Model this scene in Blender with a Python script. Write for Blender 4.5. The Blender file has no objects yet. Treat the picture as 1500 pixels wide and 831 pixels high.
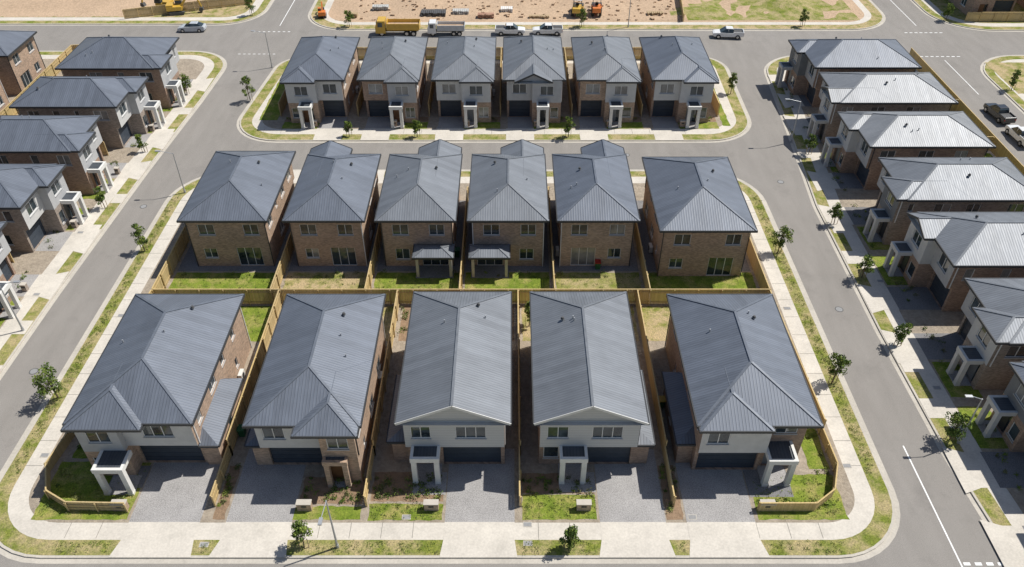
import bpy, math, random
from mathutils import Vector, Matrix, noise
R=random.Random(7)
scn=bpy.context.scene
COL=scn.collection
SY=1.0896   # survey factor: the site plan below is drawn in plan units, north-south metres = SY * plan
# ---------------------------------------------------------------- materials
MATS={}
class NT:
    def __init__(s,name):
        s.m=bpy.data.materials.new(name); s.m.use_nodes=True
        s.t=s.m.node_tree; s.t.nodes.clear()
        s.out=s.t.nodes.new('ShaderNodeOutputMaterial'); s.b=s.t.nodes.new('ShaderNodeBsdfPrincipled')
        s.t.links.new(s.b.outputs[0],s.out.inputs[0])
        s.geo=s.t.nodes.new('ShaderNodeNewGeometry'); MATS[name]=s.m
    def n(s,ty,**k):
        nd=s.t.nodes.new(ty)
        for a,v in k.items(): setattr(nd,a,v)
        return nd
    def l(s,a,b): s.t.links.new(a,b)
    def math(s,op,a,b=None,c=None):
        nd=s.n('ShaderNodeMath',operation=op)
        for i,v in enumerate((a,b,c)):
            if v is None: continue
            if isinstance(v,(int,float)): nd.inputs[i].default_value=v
            else: s.l(v,nd.inputs[i])
        return nd.outputs[0]
    def noise(s,scale,detail=4,vec=None,stretch=None,rough=.55):
        v=vec or s.geo.outputs['Position']
        if stretch:
            mp=s.n('ShaderNodeMapping'); mp.inputs['Scale'].default_value=stretch; s.l(v,mp.inputs[0]); v=mp.outputs[0]
        nd=s.n('ShaderNodeTexNoise'); nd.inputs['Scale'].default_value=scale; nd.inputs['Detail'].default_value=detail
        nd.inputs['Roughness'].default_value=rough
        s.l(v,nd.inputs['Vector']); return nd.outputs[0]
    def ramp(s,f,stops):
        r=s.n('ShaderNodeValToRGB'); e=r.color_ramp.elements
        while len(e)<len(stops): e.new(.5)
        for i,(p,c) in enumerate(stops):
            e[i].position=p; e[i].color=(c[0],c[1],c[2],1)
        s.l(f,r.inputs[0]); return r.outputs[0]
    def mix(s,f,a,b,mode='MIX'):
        m=s.n('ShaderNodeMix',data_type='RGBA',blend_type=mode)
        if isinstance(f,(int,float)): m.inputs[0].default_value=f
        else: s.l(f,m.inputs[0])
        for i,v in ((6,a),(7,b)):
            if isinstance(v,tuple): m.inputs[i].default_value=(v[0],v[1],v[2],1)
            else: s.l(v,m.inputs[i])
        return m.outputs[2]
    def bump(s,h,strength=.5,dist=.02):
        b=s.n('ShaderNodeBump'); b.inputs['Strength'].default_value=strength; b.inputs['Distance'].default_value=dist
        s.l(h,b.inputs['Height']); s.l(b.outputs[0],s.b.inputs['Normal'])
    def fin(s,col,rough=.85,metal=0,spec=.3):
        if isinstance(col,tuple): s.b.inputs['Base Color'].default_value=(col[0],col[1],col[2],1)
        else: s.l(col,s.b.inputs['Base Color'])
        if isinstance(rough,(int,float)): s.b.inputs['Roughness'].default_value=rough
        else: s.l(rough,s.b.inputs['Roughness'])
        s.b.inputs['Metallic'].default_value=metal; s.b.inputs['Specular IOR Level'].default_value=spec
        return s.m
def sc(c,k): return tuple(min(1,x*k) for x in c)
def plain(name,c,rough=.7,var=.12,scale=1.5,metal=0,spec=.3,fine=25):
    t=NT(name); a=t.noise(scale); b=t.noise(fine,3)
    f=t.math('ADD',t.math('MULTIPLY',a,.6),t.math('MULTIPLY',b,.4))
    t.fin(t.ramp(f,[(.3,sc(c,1-var*2)),(.7,sc(c,1+var*2))]),rough,metal,spec); return t.m
t=NT('asphalt'); c1=t.ramp(t.noise(.06,6),[(.35,(.222,.205,.187)),(.65,(.282,.262,.241))])
c2=t.mix(.5,c1,t.ramp(t.noise(.8,6,stretch=(1,.2,1)),[(.3,(.19,.177,.161)),(.7,(.315,.294,.27))]))
c2=t.mix(t.ramp(t.noise(.22,8,rough=.75),[(.54,(0,0,0)),(.70,(.65,.65,.65))]),c2,(.148,.138,.127))
c3=t.mix(.45,c2,t.ramp(t.noise(22,2),[(.35,(.14,.131,.118)),(.65,(.385,.358,.327))])); t.bump(t.noise(35,3),.4,.01); t.fin(c3,.9)
def concrete(name,c):
    t=NT(name); a=t.ramp(t.noise(.35,6),[(.3,sc(c,.80)),(.7,sc(c,1.1))])
    a=t.mix(.4,a,t.ramp(t.noise(6,5),[(.3,sc(c,.72)),(.7,sc(c,1.15))]))
    a=t.mix(t.ramp(t.noise(.9,8,rough=.75),[(.50,(0,0,0)),(.72,(.5,.5,.5))]),a,sc(c,.62)); t.fin(a,.9)
concrete('concrete',(.62,.575,.505)); concrete('kerb_concrete',(.52,.48,.415)); concrete('joint',(.24,.22,.19)); concrete('slab_grey',(.3,.3,.3))
def aggregate(name,c):
    t=NT(name); a=t.ramp(t.noise(.5,5),[(.3,sc(c,.75)),(.7,sc(c,1.2))])
    a=t.mix(.5,a,t.ramp(t.noise(13,3),[(.35,sc(c,.5)),(.65,sc(c,1.55))])); t.bump(t.noise(30,3),.4,.01); t.fin(a,.85)
aggregate('aggregate_drive',(.33,.318,.31)); aggregate('aggregate_dark',(.20,.195,.197))
def grass(name,g1,g2,dry,d0,d1,seed=0):
    t=NT(name)
    mp=t.n('ShaderNodeMapping'); mp.inputs['Location'].default_value=(seed,seed*2,0); t.l(t.geo.outputs['Position'],mp.inputs[0]); v=mp.outputs[0]
    g=t.ramp(t.noise(1.3,6,v),[(.35,g1),(.65,g2)])
    d=t.ramp(t.noise(.55,8,v,rough=.7),[(d0,(0,0,0)),(d1,(1,1,1))])
    c=t.mix(d,g,dry); fine=t.noise(7,6,v,rough=.8)
    c=t.mix(.85,c,t.ramp(fine,[(.3,(.22,.25,.2)),(.52,(.9,.9,.9)),(.72,(1.6,1.55,1.25))]),'MULTIPLY')
    t.bump(fine,.8,.08); t.fin(c,.95,0,.1)
grass('lawn',(.145,.21,.028),(.25,.305,.05),(.42,.35,.14),.47,.70)
grass('verge_grass',(.16,.205,.035),(.255,.275,.06),(.45,.37,.20),.40,.61,5)
grass('dry_grass',(.185,.215,.045),(.29,.285,.085),(.50,.39,.23),.38,.56,9)
def soil(name,c,k=1):
    t=NT(name); a=t.ramp(t.noise(.12*k,8,rough=.65),[(.3,sc(c,.7)),(.5,c),(.7,sc(c,1.25))])
    a=t.mix(.6,a,t.ramp(t.noise(3,8,rough=.7),[(.3,sc(c,.55)),(.7,sc(c,1.35))])); t.bump(t.noise(4,8,rough=.7),.8,.15); t.fin(a,.95,0,.1)
soil('construction_dirt',(.50,.365,.25)); soil('lot_soil',(.36,.305,.24),5); soil('mulch',(.29,.20,.13),5)
t=NT('terrain'); a=t.ramp(t.noise(.02,8),[(.35,(.2,.2,.07)),(.55,(.33,.28,.14)),(.7,(.45,.34,.22))]); t.fin(a,.95)
def roofm(name,c,rough=.5):
    t=NT(name); uv=t.n('ShaderNodeUVMap'); uv.uv_map='UVMap'
    sp=t.n('ShaderNodeSeparateXYZ'); t.l(uv.outputs[0],sp.inputs[0]); u=sp.outputs[0]
    fr=t.math('FRACT',t.math('MULTIPLY',u,1/.25))
    tri=t.math('ABSOLUTE',t.math('SUBTRACT',fr,.5))
    rib=t.ramp(tri,[(.30,(0,0,0)),(.45,(1,1,1))])
    sheet=t.math('FLOOR',t.math('MULTIPLY',u,1/.75))
    wn=t.n('ShaderNodeTexWhiteNoise',noise_dimensions='1D'); t.l(sheet,wn.inputs['W'])
    base=t.ramp(t.noise(.3,5),[(.3,sc(c,.80)),(.7,sc(c,1.18))])
    base=t.mix(.5,base,t.ramp(wn.outputs[0],[(0,sc(c,.82)),(1,sc(c,1.18))]))
    base=t.mix(t.math('MULTIPLY',rib,.42),base,sc(c,.45))
    st=t.noise(3,4,uv.outputs[0],stretch=(3,.25,1))
    base=t.mix(.5,base,t.ramp(st,[(.3,(.74,.74,.74)),(.7,(1.15,1.15,1.15))]),'MULTIPLY')
    t.bump(rib,.35,.02)
    t.fin(base,t.math('ADD',t.math('MULTIPLY',st,.25),rough-.12),.15,.45)
roofm('roof_blue',(.148,.167,.203)); roofm('roof_grey',(.19,.205,.228)); roofm('roof_pale',(.24,.252,.27)); roofm('roof_dark',(.075,.085,.10))
plain('cap_blue',(.135,.152,.182),.5,metal=.1); plain('cap_grey',(.165,.178,.197),.5,metal=.1); plain('cap_pale',(.205,.215,.23),.5,metal=.1); plain('cap_dark',(.06,.068,.08),.5)
def brick(name,c):
    t=NT(name); sp=t.n('ShaderNodeSeparateXYZ'); t.l(t.geo.outputs['Position'],sp.inputs[0])
    cb=t.n('ShaderNodeCombineXYZ'); t.l(t.math('ADD',sp.outputs[0],sp.outputs[1]),cb.inputs[0]); t.l(sp.outputs[2],cb.inputs[1])
    b=t.n('ShaderNodeTexBrick'); t.l(cb.outputs[0],b.inputs['Vector']); b.inputs['Scale'].default_value=1
    b.inputs['Brick Width'].default_value=.26; b.inputs['Row Height'].default_value=.095; b.inputs['Mortar Size'].default_value=.01
    b.inputs['Color1'].default_value=(*sc(c,.6),1); b.inputs['Color2'].default_value=(*sc(c,1.35),1); b.inputs['Mortar'].default_value=(*sc((.42,.38,.33),.9),1)
    b.inputs['Bias'].default_value=-.1
    a=t.mix(.3,b.outputs['Color'],t.ramp(t.noise(.6,5),[(.3,sc(c,.65)),(.7,sc(c,1.35))])); t.bump(b.outputs['Fac'],-.3,.01); t.fin(a,.9)
brick('brick_tan',(.44,.305,.215)); brick('brick_brown',(.35,.23,.165)); brick('brick_buff',(.48,.35,.25)); brick('brick_grey',(.30,.245,.205))
plain('render_grey',(.43,.43,.43),.85,.06); plain('render_white',(.68,.67,.64),.85,.05); plain('render_light',(.54,.535,.52),.85,.05); plain('render_dark',(.19,.195,.2),.85,.06); plain('render_beige',(.5,.46,.4),.85,.05)
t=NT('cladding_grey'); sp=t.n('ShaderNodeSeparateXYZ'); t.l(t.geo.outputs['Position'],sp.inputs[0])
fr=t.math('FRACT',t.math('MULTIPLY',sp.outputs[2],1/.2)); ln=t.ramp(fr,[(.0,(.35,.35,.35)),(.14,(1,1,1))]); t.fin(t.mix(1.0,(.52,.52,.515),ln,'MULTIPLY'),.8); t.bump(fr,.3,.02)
plain('frame_white',(.7,.7,.69),.5,.03); plain('frame_dark',(.05,.052,.055),.5,.05); plain('garage_dark',(.05,.062,.08),.5,.08); plain('garage_mid',(.2,.21,.22),.5,.06)
plain('soffit',(.55,.54,.52),.8,.03); plain('door_wood',(.18,.09,.045),.5); plain('white_paint',(.8,.8,.78),.7,.1)
t=NT('glass_dark'); t.fin(t.ramp(t.noise(.8,3),[(.35,(.015,.024,.032)),(.65,(.06,.08,.09))]),.06,0,.8)
t=NT('glass_blind'); t.fin(t.ramp(t.noise(.8,3),[(.35,(.16,.16,.155)),(.65,(.3,.3,.29))]),.12,0,.8)
t=NT('fence_timber'); a=t.ramp(t.noise(1,3,stretch=(7,7,.15)),[(.3,(.40,.285,.125)),(.5,(.56,.415,.19)),(.7,(.64,.495,.26))])
a=t.mix(.4,a,t.ramp(t.noise(.2,3),[(.35,(.36,.295,.19)),(.65,(.58,.43,.2))])); t.fin(a,.85)
def leaf(name,a,b):
    t=NT(name); t.fin(t.ramp(t.noise(3,3),[(.3,a),(.7,b)]),.7,0,.2)
leaf('foliage',(.05,.09,.02),(.12,.18,.035)); leaf('foliage_light',(.11,.17,.03),(.24,.29,.06)); leaf('foliage_olive',(.10,.12,.045),(.19,.19,.07))
plain('bark',(.16,.12,.08),.9); plain('galvanised',(.42,.43,.44),.45,.05,metal=.4)
def paint(name,c,r=.25):
    t=NT(name); t.fin(t.ramp(t.noise(2,3),[(.3,sc(c,.88)),(.7,c)]),r,0,.5); t.b.inputs['Coat Weight'].default_value=.4
paint('paint_white',(.78,.78,.77)); paint('paint_black',(.03,.032,.036)); paint('paint_yellow',(.65,.40,.05),.4); paint('paint_silver',(.5,.53,.56)); paint('paint_orange',(.7,.2,.03),.4)
plain('rubber',(.03,.03,.03),.85); plain('steel_dark',(.09,.09,.09),.6); plain('chrome',(.5,.5,.5),.3,metal=.8)
plain('pipe_grey',(.45,.45,.43),.7); plain('stack_timber',(.4,.3,.18),.85); plain('stack_brick',(.35,.2,.14),.9); plain('plastic_green',(.03,.12,.05),.5); plain('plastic_red',(.4,.03,.02),.5)
paint('lamp_red',(.4,.02,.02))
# ---------------------------------------------------------------- mesh builder
class MB:
    def __init__(s): s.v=[];s.f=[];s.m=[];s.uv=[];s.slots=[]
    def mi(s,m):
        if m not in s.slots: s.slots.append(m)
        return s.slots.index(m)
    def poly(s,pts,m,uv=None):
        b=len(s.v); s.v+= [tuple(p) for p in pts]; s.f.append(tuple(range(b,b+len(pts)))); s.m.append(s.mi(m)); s.uv.append(uv)
    def box(s,x0,x1,y0,y1,z0,z1,m):
        x0,x1=min(x0,x1),max(x0,x1);y0,y1=min(y0,y1),max(y0,y1)
        s.hexa([(x0,y0,z0),(x1,y0,z0),(x1,y1,z0),(x0,y1,z0),(x0,y0,z1),(x1,y0,z1),(x1,y1,z1),(x0,y1,z1)],m)
    def hexa(s,p,m):
        b=len(s.v); s.v+=[tuple(q) for q in p]; k=s.mi(m)
        for f in ((0,3,2,1),(4,5,6,7),(0,1,5,4),(1,2,6,5),(2,3,7,6),(3,0,4,7)):
            s.f.append(tuple(b+i for i in f)); s.m.append(k); s.uv.append(None)
    def beam(s,p,q,w,h,m,up=Vector((0,0,1))):
        p=Vector(p);q=Vector(q); d=(q-p).normalized(); a=d.cross(up)
        if a.length<1e-3: a=Vector((1,0,0))
        a.normalize(); u=a.cross(d).normalized(); a*=w/2; u*=h/2
        s.hexa([p-a-u,p+a-u,q+a-u,q-a-u,p-a+u,p+a+u,q+a+u,q-a+u],m)
    def cyl(s,p,q,r0,r1,m,n=10,cap=True):
        p=Vector(p);q=Vector(q); d=(q-p).normalized(); a=d.orthogonal().normalized(); c=d.cross(a)
        b=len(s.v); k=s.mi(m)
        for o,r in ((p,r0),(q,r1)):
            for i in range(n):
                t=2*math.pi*i/n; s.v.append(tuple(o+a*r*math.cos(t)+c*r*math.sin(t)))
        for i in range(n):
            j=(i+1)%n; s.f.append((b+i,b+j,b+n+j,b+n+i)); s.m.append(k); s.uv.append(None)
        if cap:
            for o in (0,n):
                s.f.append(tuple(b+o+i for i in range(n))); s.m.append(k); s.uv.append(None)
    def prism(s,prof,y0,y1,m,inset=0):
        a=[(x,y0,z) for x,z in prof]; c=[(x,y1,z) for x,z in prof]; n=len(prof)
        s.poly(a,m); s.poly(c[::-1],m)
        for i in range(n):
            j=(i+1)%n; s.poly([a[i],c[i],c[j],a[j]],m)
    def obj(s,name,parent=None,bevel=0,smooth=False):
        me=bpy.data.meshes.new(name); me.from_pydata(s.v,[],s.f)
        for m in s.slots: me.materials.append(MATS[m])
        me.polygons.foreach_set('material_index',s.m)
        if any(u is not None for u in s.uv):
            ul=me.uv_layers.new(name='UVMap')
            for p,u in zip(me.polygons,s.uv):
                if u:
                    for li,c in zip(p.loop_indices,u): ul.data[li].uv=c
        if smooth: me.polygons.foreach_set('use_smooth',[True]*len(me.polygons))
        me.update(); o=bpy.data.objects.new(name,me); COL.objects.link(o)
        if parent: o.parent=parent
        if bevel:
            b=o.modifiers.new('Bevel','BEVEL'); b.width=bevel; b.segments=2; b.limit_method='ANGLE'
        return o
def empty(name,x,y,z=.14,rot=0):
    e=bpy.data.objects.new(name,None); COL.objects.link(e); e.location=(x,y,z); e.rotation_euler=(0,0,math.radians(rot)); e.empty_display_size=.5; return e
def jit(pts,step=.5,amp=.07):
    out=[]; n=len(pts)
    for i in range(n):
        a=Vector(pts[i]).to_2d();b=Vector(pts[(i+1)%n]).to_2d(); L=(b-a).length; k=max(1,int(L/step)); nn=Vector((-(b-a).y,(b-a).x)).normalized() if L>0 else Vector((0,0))
        for j in range(k):
            p=a+(b-a)*j/k+nn*R.uniform(-amp,amp); out.append((p.x,p.y))
    return out
def sheet_raw(name,pts,z,m,j=0):
    if j: pts=jit(pts,.45,j)
    mb=MB(); mb.poly([(p[0],p[1],z) for p in pts],m); return mb.obj(name)
def sheet(name,pts,z,m,j=0): return sheet_raw(name,[(p[0],p[1]*SY) for p in pts],z,m,j)
def rect(x0,x1,y0,y1): return [(x0,y0),(x1,y0),(x1,y1),(x0,y1)]
def offset(poly,d):
    n=len(poly); out=[]
    for i in range(n):
        p0=Vector(poly[i-1]);p1=Vector(poly[i]);p2=Vector(poly[(i+1)%n])
        a=(p1-p0).normalized();b=(p2-p1).normalized(); na=Vector((-a.y,a.x));nb=Vector((-b.y,b.x))
        k=(na+nb); k=k/ (k.length**2/2) if k.length>1e-4 else na
        q=p1+k*d; out.append((q.x,q.y))
    return out
def rounded(poly,radii,seg=9):
    n=len(poly); out=[]
    for i in range(n):
        p0=Vector(poly[i-1]);p1=Vector(poly[i]);p2=Vector(poly[(i+1)%n])
        a=(p0-p1);b=(p2-p1); ang=a.angle(b); turn=math.pi-ang; r=max(.3,radii[i]); d=min(r*math.tan(turn/2),a.length*.48,b.length*.48)
        a.normalize();b.normalize(); s=p1+a*d;e=p1+b*d; k=.5523*(turn/(math.pi/2)) if turn<1.6 else .55
        k=min(k,.9); c1=s-a*d*k if turn>1 else s-a*d*.667; c2=e-b*d*k if turn>1 else e-b*d*.667
        for j in range(seg+1):
            t=j/seg; q=s*(1-t)**3+c1*3*t*(1-t)**2+c2*3*t*t*(1-t)+e*t**3; out.append((q.x,q.y))
    return out
KZ=.12
def block(poly,radii,lot='lot_soil',verge='verge_grass',vw=1.5,pw=1.5,path=True):
    poly=[(x,y*SY) for x,y in poly]
    o=lambda d:rounded(offset(poly,d),[r-d for r in radii])
    sheet_raw('gutter',o(-.42),.008,'kerb_concrete')
    mb=MB(); a=o(0); n=len(a); mb.poly([(x,y,KZ) for x,y in a],'kerb_concrete')
    for i in range(n):
        p=a[i];q=a[(i+1)%n]; mb.poly([(p[0],p[1],0),(q[0],q[1],0),(q[0],q[1],KZ),(p[0],p[1],KZ)],'kerb_concrete')
    mb.obj('kerb')
    sheet_raw('grass_verge',o(.2),.124,verge)
    if path:
        sheet_raw('footpath',o(vw),.128,'concrete'); sheet_raw('lot_ground',o(vw+pw),.132,lot)
    else: sheet_raw('lot_ground',o(vw),.128,lot)
# ---------------------------------------------------------------- ground, roads, blocks
sheet('ground',rect(-1500,1500,-600,2500),0,'terrain')
sheet('road',rect(-150,160,6,240),.004,'asphalt')
MAIN=[(-41.6,22.3),(30.3,22.3),(30.2,72.3),(-41.4,72.3)]
block(MAIN,[6.5,6,7,7])
block([(-38.6,79.3),(33,79.3),(33.6,104.5),(-36.6,104.5)],[6.5,6.5,5,5],vw=1.7,pw=1.4)
block([(-150,22),(-47.7,22),(-47.3,50),(-46.5,72),(-45.4,90),(-44.9,106),(-150,106)],[1,6,20,20,20,7,1])
block([(37.6,17.5),(65,17.5),(65,104.5),(40.0,104.5),(38,82),(36.3,65),(36.1,45),(36.4,31)],[5,4,6,7,20,20,20,20])
block([(73,17.5),(160,17.5),(160,104.5),(73,104.5)],[5,1,1,8],lot='dry_grass')
block([(-150,116.5),(-44.3,116.5),(-44.3,240),(-150,240)],[1,7,1,1],lot='dry_grass')
block([(-36,114.3),(66,114.3),(66,240),(-36,240)],[8,8,1,1],lot='construction_dirt',verge='dry_grass',vw=2.0,pw=1.2)
block([(74,114),(160,114),(160,240),(74,240)],[9,1,1,1],lot='verge_grass')
block([(-150,-60),(160,-60),(160,12),(-150,12)],[1,1,1,1],lot='dry_grass')
sheet('dirt_patch',[(-100,119.5),(-68,119.5),(-48.5,125.5),(-48.5,200),(-100,200)],.137,'construction_dirt',.3)
jm=MB()
def jq(x0,x1,y0,y1): jm.poly([(x0,y0*SY,.1345),(x1,y0*SY,.1345),(x1,y1*SY,.1345),(x0,y1*SY,.1345)],'joint')
x=-34
while x<24: jq(x,x+.04,23.8,25.1); jq(x,x+.04,81.0,82.2); x+=2.4
y=30
while y<66: jq(-40.1,-38.7,y,y+.04); jq(27.35,28.75,y,y+.04); y+=2.4
jm.obj('footpath_joints')
def pit(x,y,w=.7,d=.45):
    y*=SY; mb=MB(); mb.box(x-w/2,x+w/2,y-d/2,y+d/2,.12,.15,'kerb_concrete'); mb.box(x-w/2+.05,x+w/2-.05,y-d/2+.05,y+d/2-.05,.151,.156,'slab_grey'); mb.obj('utility_pit')
for x,y in ((-8.2,25.5),(1.2,24.9),(1.2,23.4),(-23.2,23.3),(14,25.5),(27.6,30),(-39,31),(27.9,48),(-39.2,47),(38.9,52),(38.6,38),(-49.2,60),(-49.2,50),(-10,82.6),(10,82.6)): pit(x,y)
def manhole(x,y):
    y*=SY; m=MB(); m.cyl((x,y,.004),(x,y,.012),.42,.42,'steel_dark',20); m.cyl((x,y,.012),(x,y,.016),.34,.34,'slab_grey',20); m.obj('manhole_cover')
for x,y in ((-44.5,40),(33.2,48),(-10,76),(15,76),(33.5,70),(-20,109),(30,108),(-44,65),(-5,18)): manhole(x,y)
mk=MB()
def stripe(x0,y0,x1,y1,w=.12):
    a=Vector((x0,y0*SY));b=Vector((x1,y1*SY)); n=Vector((-(b-a).y,(b-a).x)).normalized()*w/2
    mk.poly([(*(a-n),.0125),(*(b-n),.0125),(*(b+n),.0125),(*(a+n),.0125)],'white_paint')
stripe(33.1,32,33.2,21.6)
for i in range(9): stripe(33.4+i*.85,21.9,33.9+i*.85,21.9,.25)
for i in range(8): stripe(-44.2+i*.85,113.6,-43.8+i*.85,113.6,.2)
for i in range(8): stripe(66.8+i*.85,113.2,67.3+i*.85,113.2,.2)
for i in range(8): stripe(-44.3+i*.8,105.2,-43.9+i*.8,105.2,.15)
stripe(-40.2,116,-40.2,130); stripe(70,116,70,130); stripe(69,103,69,92)
for i in range(8): stripe(65.6+i*.85,104.3,66.1+i*.85,104.3,.2)
mk.obj('road_markings')
g=MB(); nx,ny=70,50
def dz(x,y):
    e=min(1,(x+32)/4,(62-x)/4,(y-118)/4); e=max(0,e)
    return .15+e*(1.4*max(0,noise.noise(Vector((x*.09,y*.12,3)))) + .35*noise.noise(Vector((x*.4,y*.4,1)))*.6)
idx={}
for i in range(nx+1):
    for j in range(ny+1):
        x,y=-31+92*i/nx,118+90*j/ny; idx[i,j]=len(g.v); g.v.append((x,y*SY,dz(x,y)))
k=g.mi('construction_dirt'); k2=g.mi('verge_grass')
for i in range(nx):
    for j in range(ny):
        xx=-31+92*i/nx; gr=xx+noise.noise(Vector((xx*.2,j*.4,0)))*6>30.5+j*.3
        g.f.append((idx[i,j],idx[i+1,j],idx[i+1,j+1],idx[i,j+1])); g.m.append(k2 if gr else k); g.uv.append(None)
g.obj('dirt_mounds',smooth=True)
# ---------------------------------------------------------------- fences
def fence(pts,h=1.95,z=.13,name='timber_fence'):
    mb=MB(); pts=[(x,y*SY) for x,y in pts]
    for a,b in zip(pts[:-1],pts[1:]):
        a=Vector(a);b=Vector(b); L=(b-a).length; d=(b-a)/L; n=Vector((-d.y,d.x)); s=0
        while s<L-.02:
            w=min(.14,L-s); hh=h+R.uniform(-.03,.03); t=R.uniform(-.008,.008)
            p=a+d*(s+.004)+n*(t-.012);q=a+d*(s+w-.004)+n*(t-.012); r=n*.024
            mb.hexa([(p.x,p.y,z),(q.x,q.y,z),(q.x+r.x,q.y+r.y,z),(p.x+r.x,p.y+r.y,z),(p.x,p.y,z+hh),(q.x,q.y,z+hh),(q.x+r.x,q.y+r.y,z+hh),(p.x+r.x,p.y+r.y,z+hh)],'fence_timber'); s+=.15
        for zz in (.35,h-.35):
            mb.beam((a.x-n.x*.05,a.y-n.y*.05,z+zz),(b.x-n.x*.05,b.y-n.y*.05,z+zz),.045,.09,'fence_timber')
        mb.beam((a.x,a.y,z+h+.045),(b.x,b.y,z+h+.045),.11,.03,'fence_timber')
        k=max(1,round(L/2.4))
        for i in range(k+1):
            p=a+d*L*i/k-n*.1; mb.box(p.x-.05,p.x+.05,p.y-.05,p.y+.05,z,z+h,'fence_timber')
    return mb.obj(name)
BF=48.6
fence([(-36.2,BF),(25.9,BF)])
for x in (-23.4,-11.5,.6,12.6): fence([(x,26.4),(x,31)],1.3); fence([(x,31),(x,BF-.1)])
for x in (-24.3,-14.8,-5.3,4.3,13.9): fence([(x,BF+.1),(x,66)])
fence([(-36.2,BF+.1),(-36.4,66)]); fence([(25.9,BF+.1),(25.9,66)]); fence([(-37.0,34),(-36.2,BF-.1)]); fence([(26.3,33),(25.9,BF-.1)])
fence([(-37.2,34),(-37.8,29.5),(-36.6,27.1),(-34.6,26.1),(-30,26.0)],1.05)
fence([(26.3,33),(26.4,29.5),(25.4,27.2),(23.6,26.0),(19.2,26.0)],1.05)
for x in (-32.6,-21.7,-11.7,-1.7,8.3,18.1,28.9): fence([(x,85.5),(x,103)])
fence([(-32.6,103.1),(28.9,103.1)])
# ---------------------------------------------------------------- houses
def FR(side,c):
    return {'F':lambda s,t,z:(s,c-t,z),'B':lambda s,t,z:(s,c+t,z),'L':lambda s,t,z:(c-t,s,z),'R':lambda s,t,z:(c+t,s,z)}[side]
def fbox(mb,fr,s0,s1,t0,t1,z0,z1,m):
    a=fr(s0,t0,z0);b=fr(s1,t1,z1); mb.box(a[0],b[0],a[1],b[1],z0,z1,m)
def wall(wl,op,fr,s0,s1,z0,z1,opens,m,fm='frame_dark'):
    opens=[o for o in opens if o[0]>=s0+.05 and o[1]<=s1-.05]
    S=sorted({s0,s1,*[o[0] for o in opens],*[o[1] for o in opens]}); Z=sorted({z0,z1,*[o[2] for o in opens],*[o[3] for o in opens]})
    for a,b in zip(S[:-1],S[1:]):
        for c,d in zip(Z[:-1],Z[1:]):
            ms=(a+b)/2;mz=(c+d)/2
            if any(o[0]<ms<o[1] and o[2]<mz<o[3] for o in opens): continue
            wl.poly([fr(a,0,c),fr(b,0,c),fr(b,0,d),fr(a,0,d)],m)
    for o in opens:
        a,b,c,d,k=o[:5]; dp={'win':.11,'slide':.12,'garage':.25,'door':.3}[k]
        wl.poly([fr(a,0,c),fr(a,-dp,c),fr(a,-dp,d),fr(a,0,d)],m); wl.poly([fr(b,0,c),fr(b,-dp,c),fr(b,-dp,d),fr(b,0,d)],m)
        wl.poly([fr(a,0,d),fr(b,0,d),fr(b,-dp,d),fr(a,-dp,d)],m); wl.poly([fr(a,0,c),fr(b,0,c),fr(b,-dp,c),fr(a,-dp,c)],m)
        if k in('win','slide'):
            gl='glass_blind' if R.random()<.3 else 'glass_dark'
            w=b-a; n=max(1,round(w/.9))
            for i in range(n):
                g2=gl if R.random()<.8 else 'glass_dark'
                op.poly([fr(a+w*i/n,-dp,c),fr(a+w*(i+1)/n,-dp,c),fr(a+w*(i+1)/n,-dp,d),fr(a+w*i/n,-dp,d)],g2)
            f=.06
            fbox(op,fr,a,a+f,-dp,-dp+.05,c,d,fm); fbox(op,fr,b-f,b,-dp,-dp+.05,c,d,fm)
            fbox(op,fr,a+f,b-f,-dp,-dp+.05,c,c+f,fm); fbox(op,fr,a+f,b-f,-dp,-dp+.05,d-f,d,fm)
            for i in range(1,n): fbox(op,fr,a+w*i/n-f/2,a+w*i/n+f/2,-dp,-dp+.045,c+f,d-f,fm)
            if k=='win': fbox(op,fr,a-.05,b+.05,.0,.06,c-.08,c-.003,'render_grey')
        elif k=='garage':
            gm=o[5] if len(o)>5 else 'garage_dark'; n=5; hh=(d-c)/n
            for i in range(n): fbox(op,fr,a,b,-dp,-dp+.04,c+i*hh,c+(i+1)*hh-.025,gm)
            op.poly([fr(a,-dp,c),fr(b,-dp,c),fr(b,-dp,d),fr(a,-dp,d)],'frame_dark')
        else:
            dm=R.choice(['door_wood','frame_dark','garage_mid'])
            op.poly([fr(a,-dp,c),fr(b,-dp,c),fr(b,-dp,d),fr(a,-dp,d)],'glass_dark'); fbox(op,fr,a+.08,a+1.0,-dp+.005,-dp+.05,c,d-.1,dm)
def rface(mb,pts,m):
    p=[Vector(q) for q in pts]; e=(p[1]-p[0]).normalized(); n=(p[1]-p[0]).cross(p[-1]-p[0]).normalized(); v=n.cross(e)
    o=R.uniform(0,5); mb.poly(pts,m,[((q-p[0]).dot(e)+o,(q-p[0]).dot(v)) for q in p])
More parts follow.
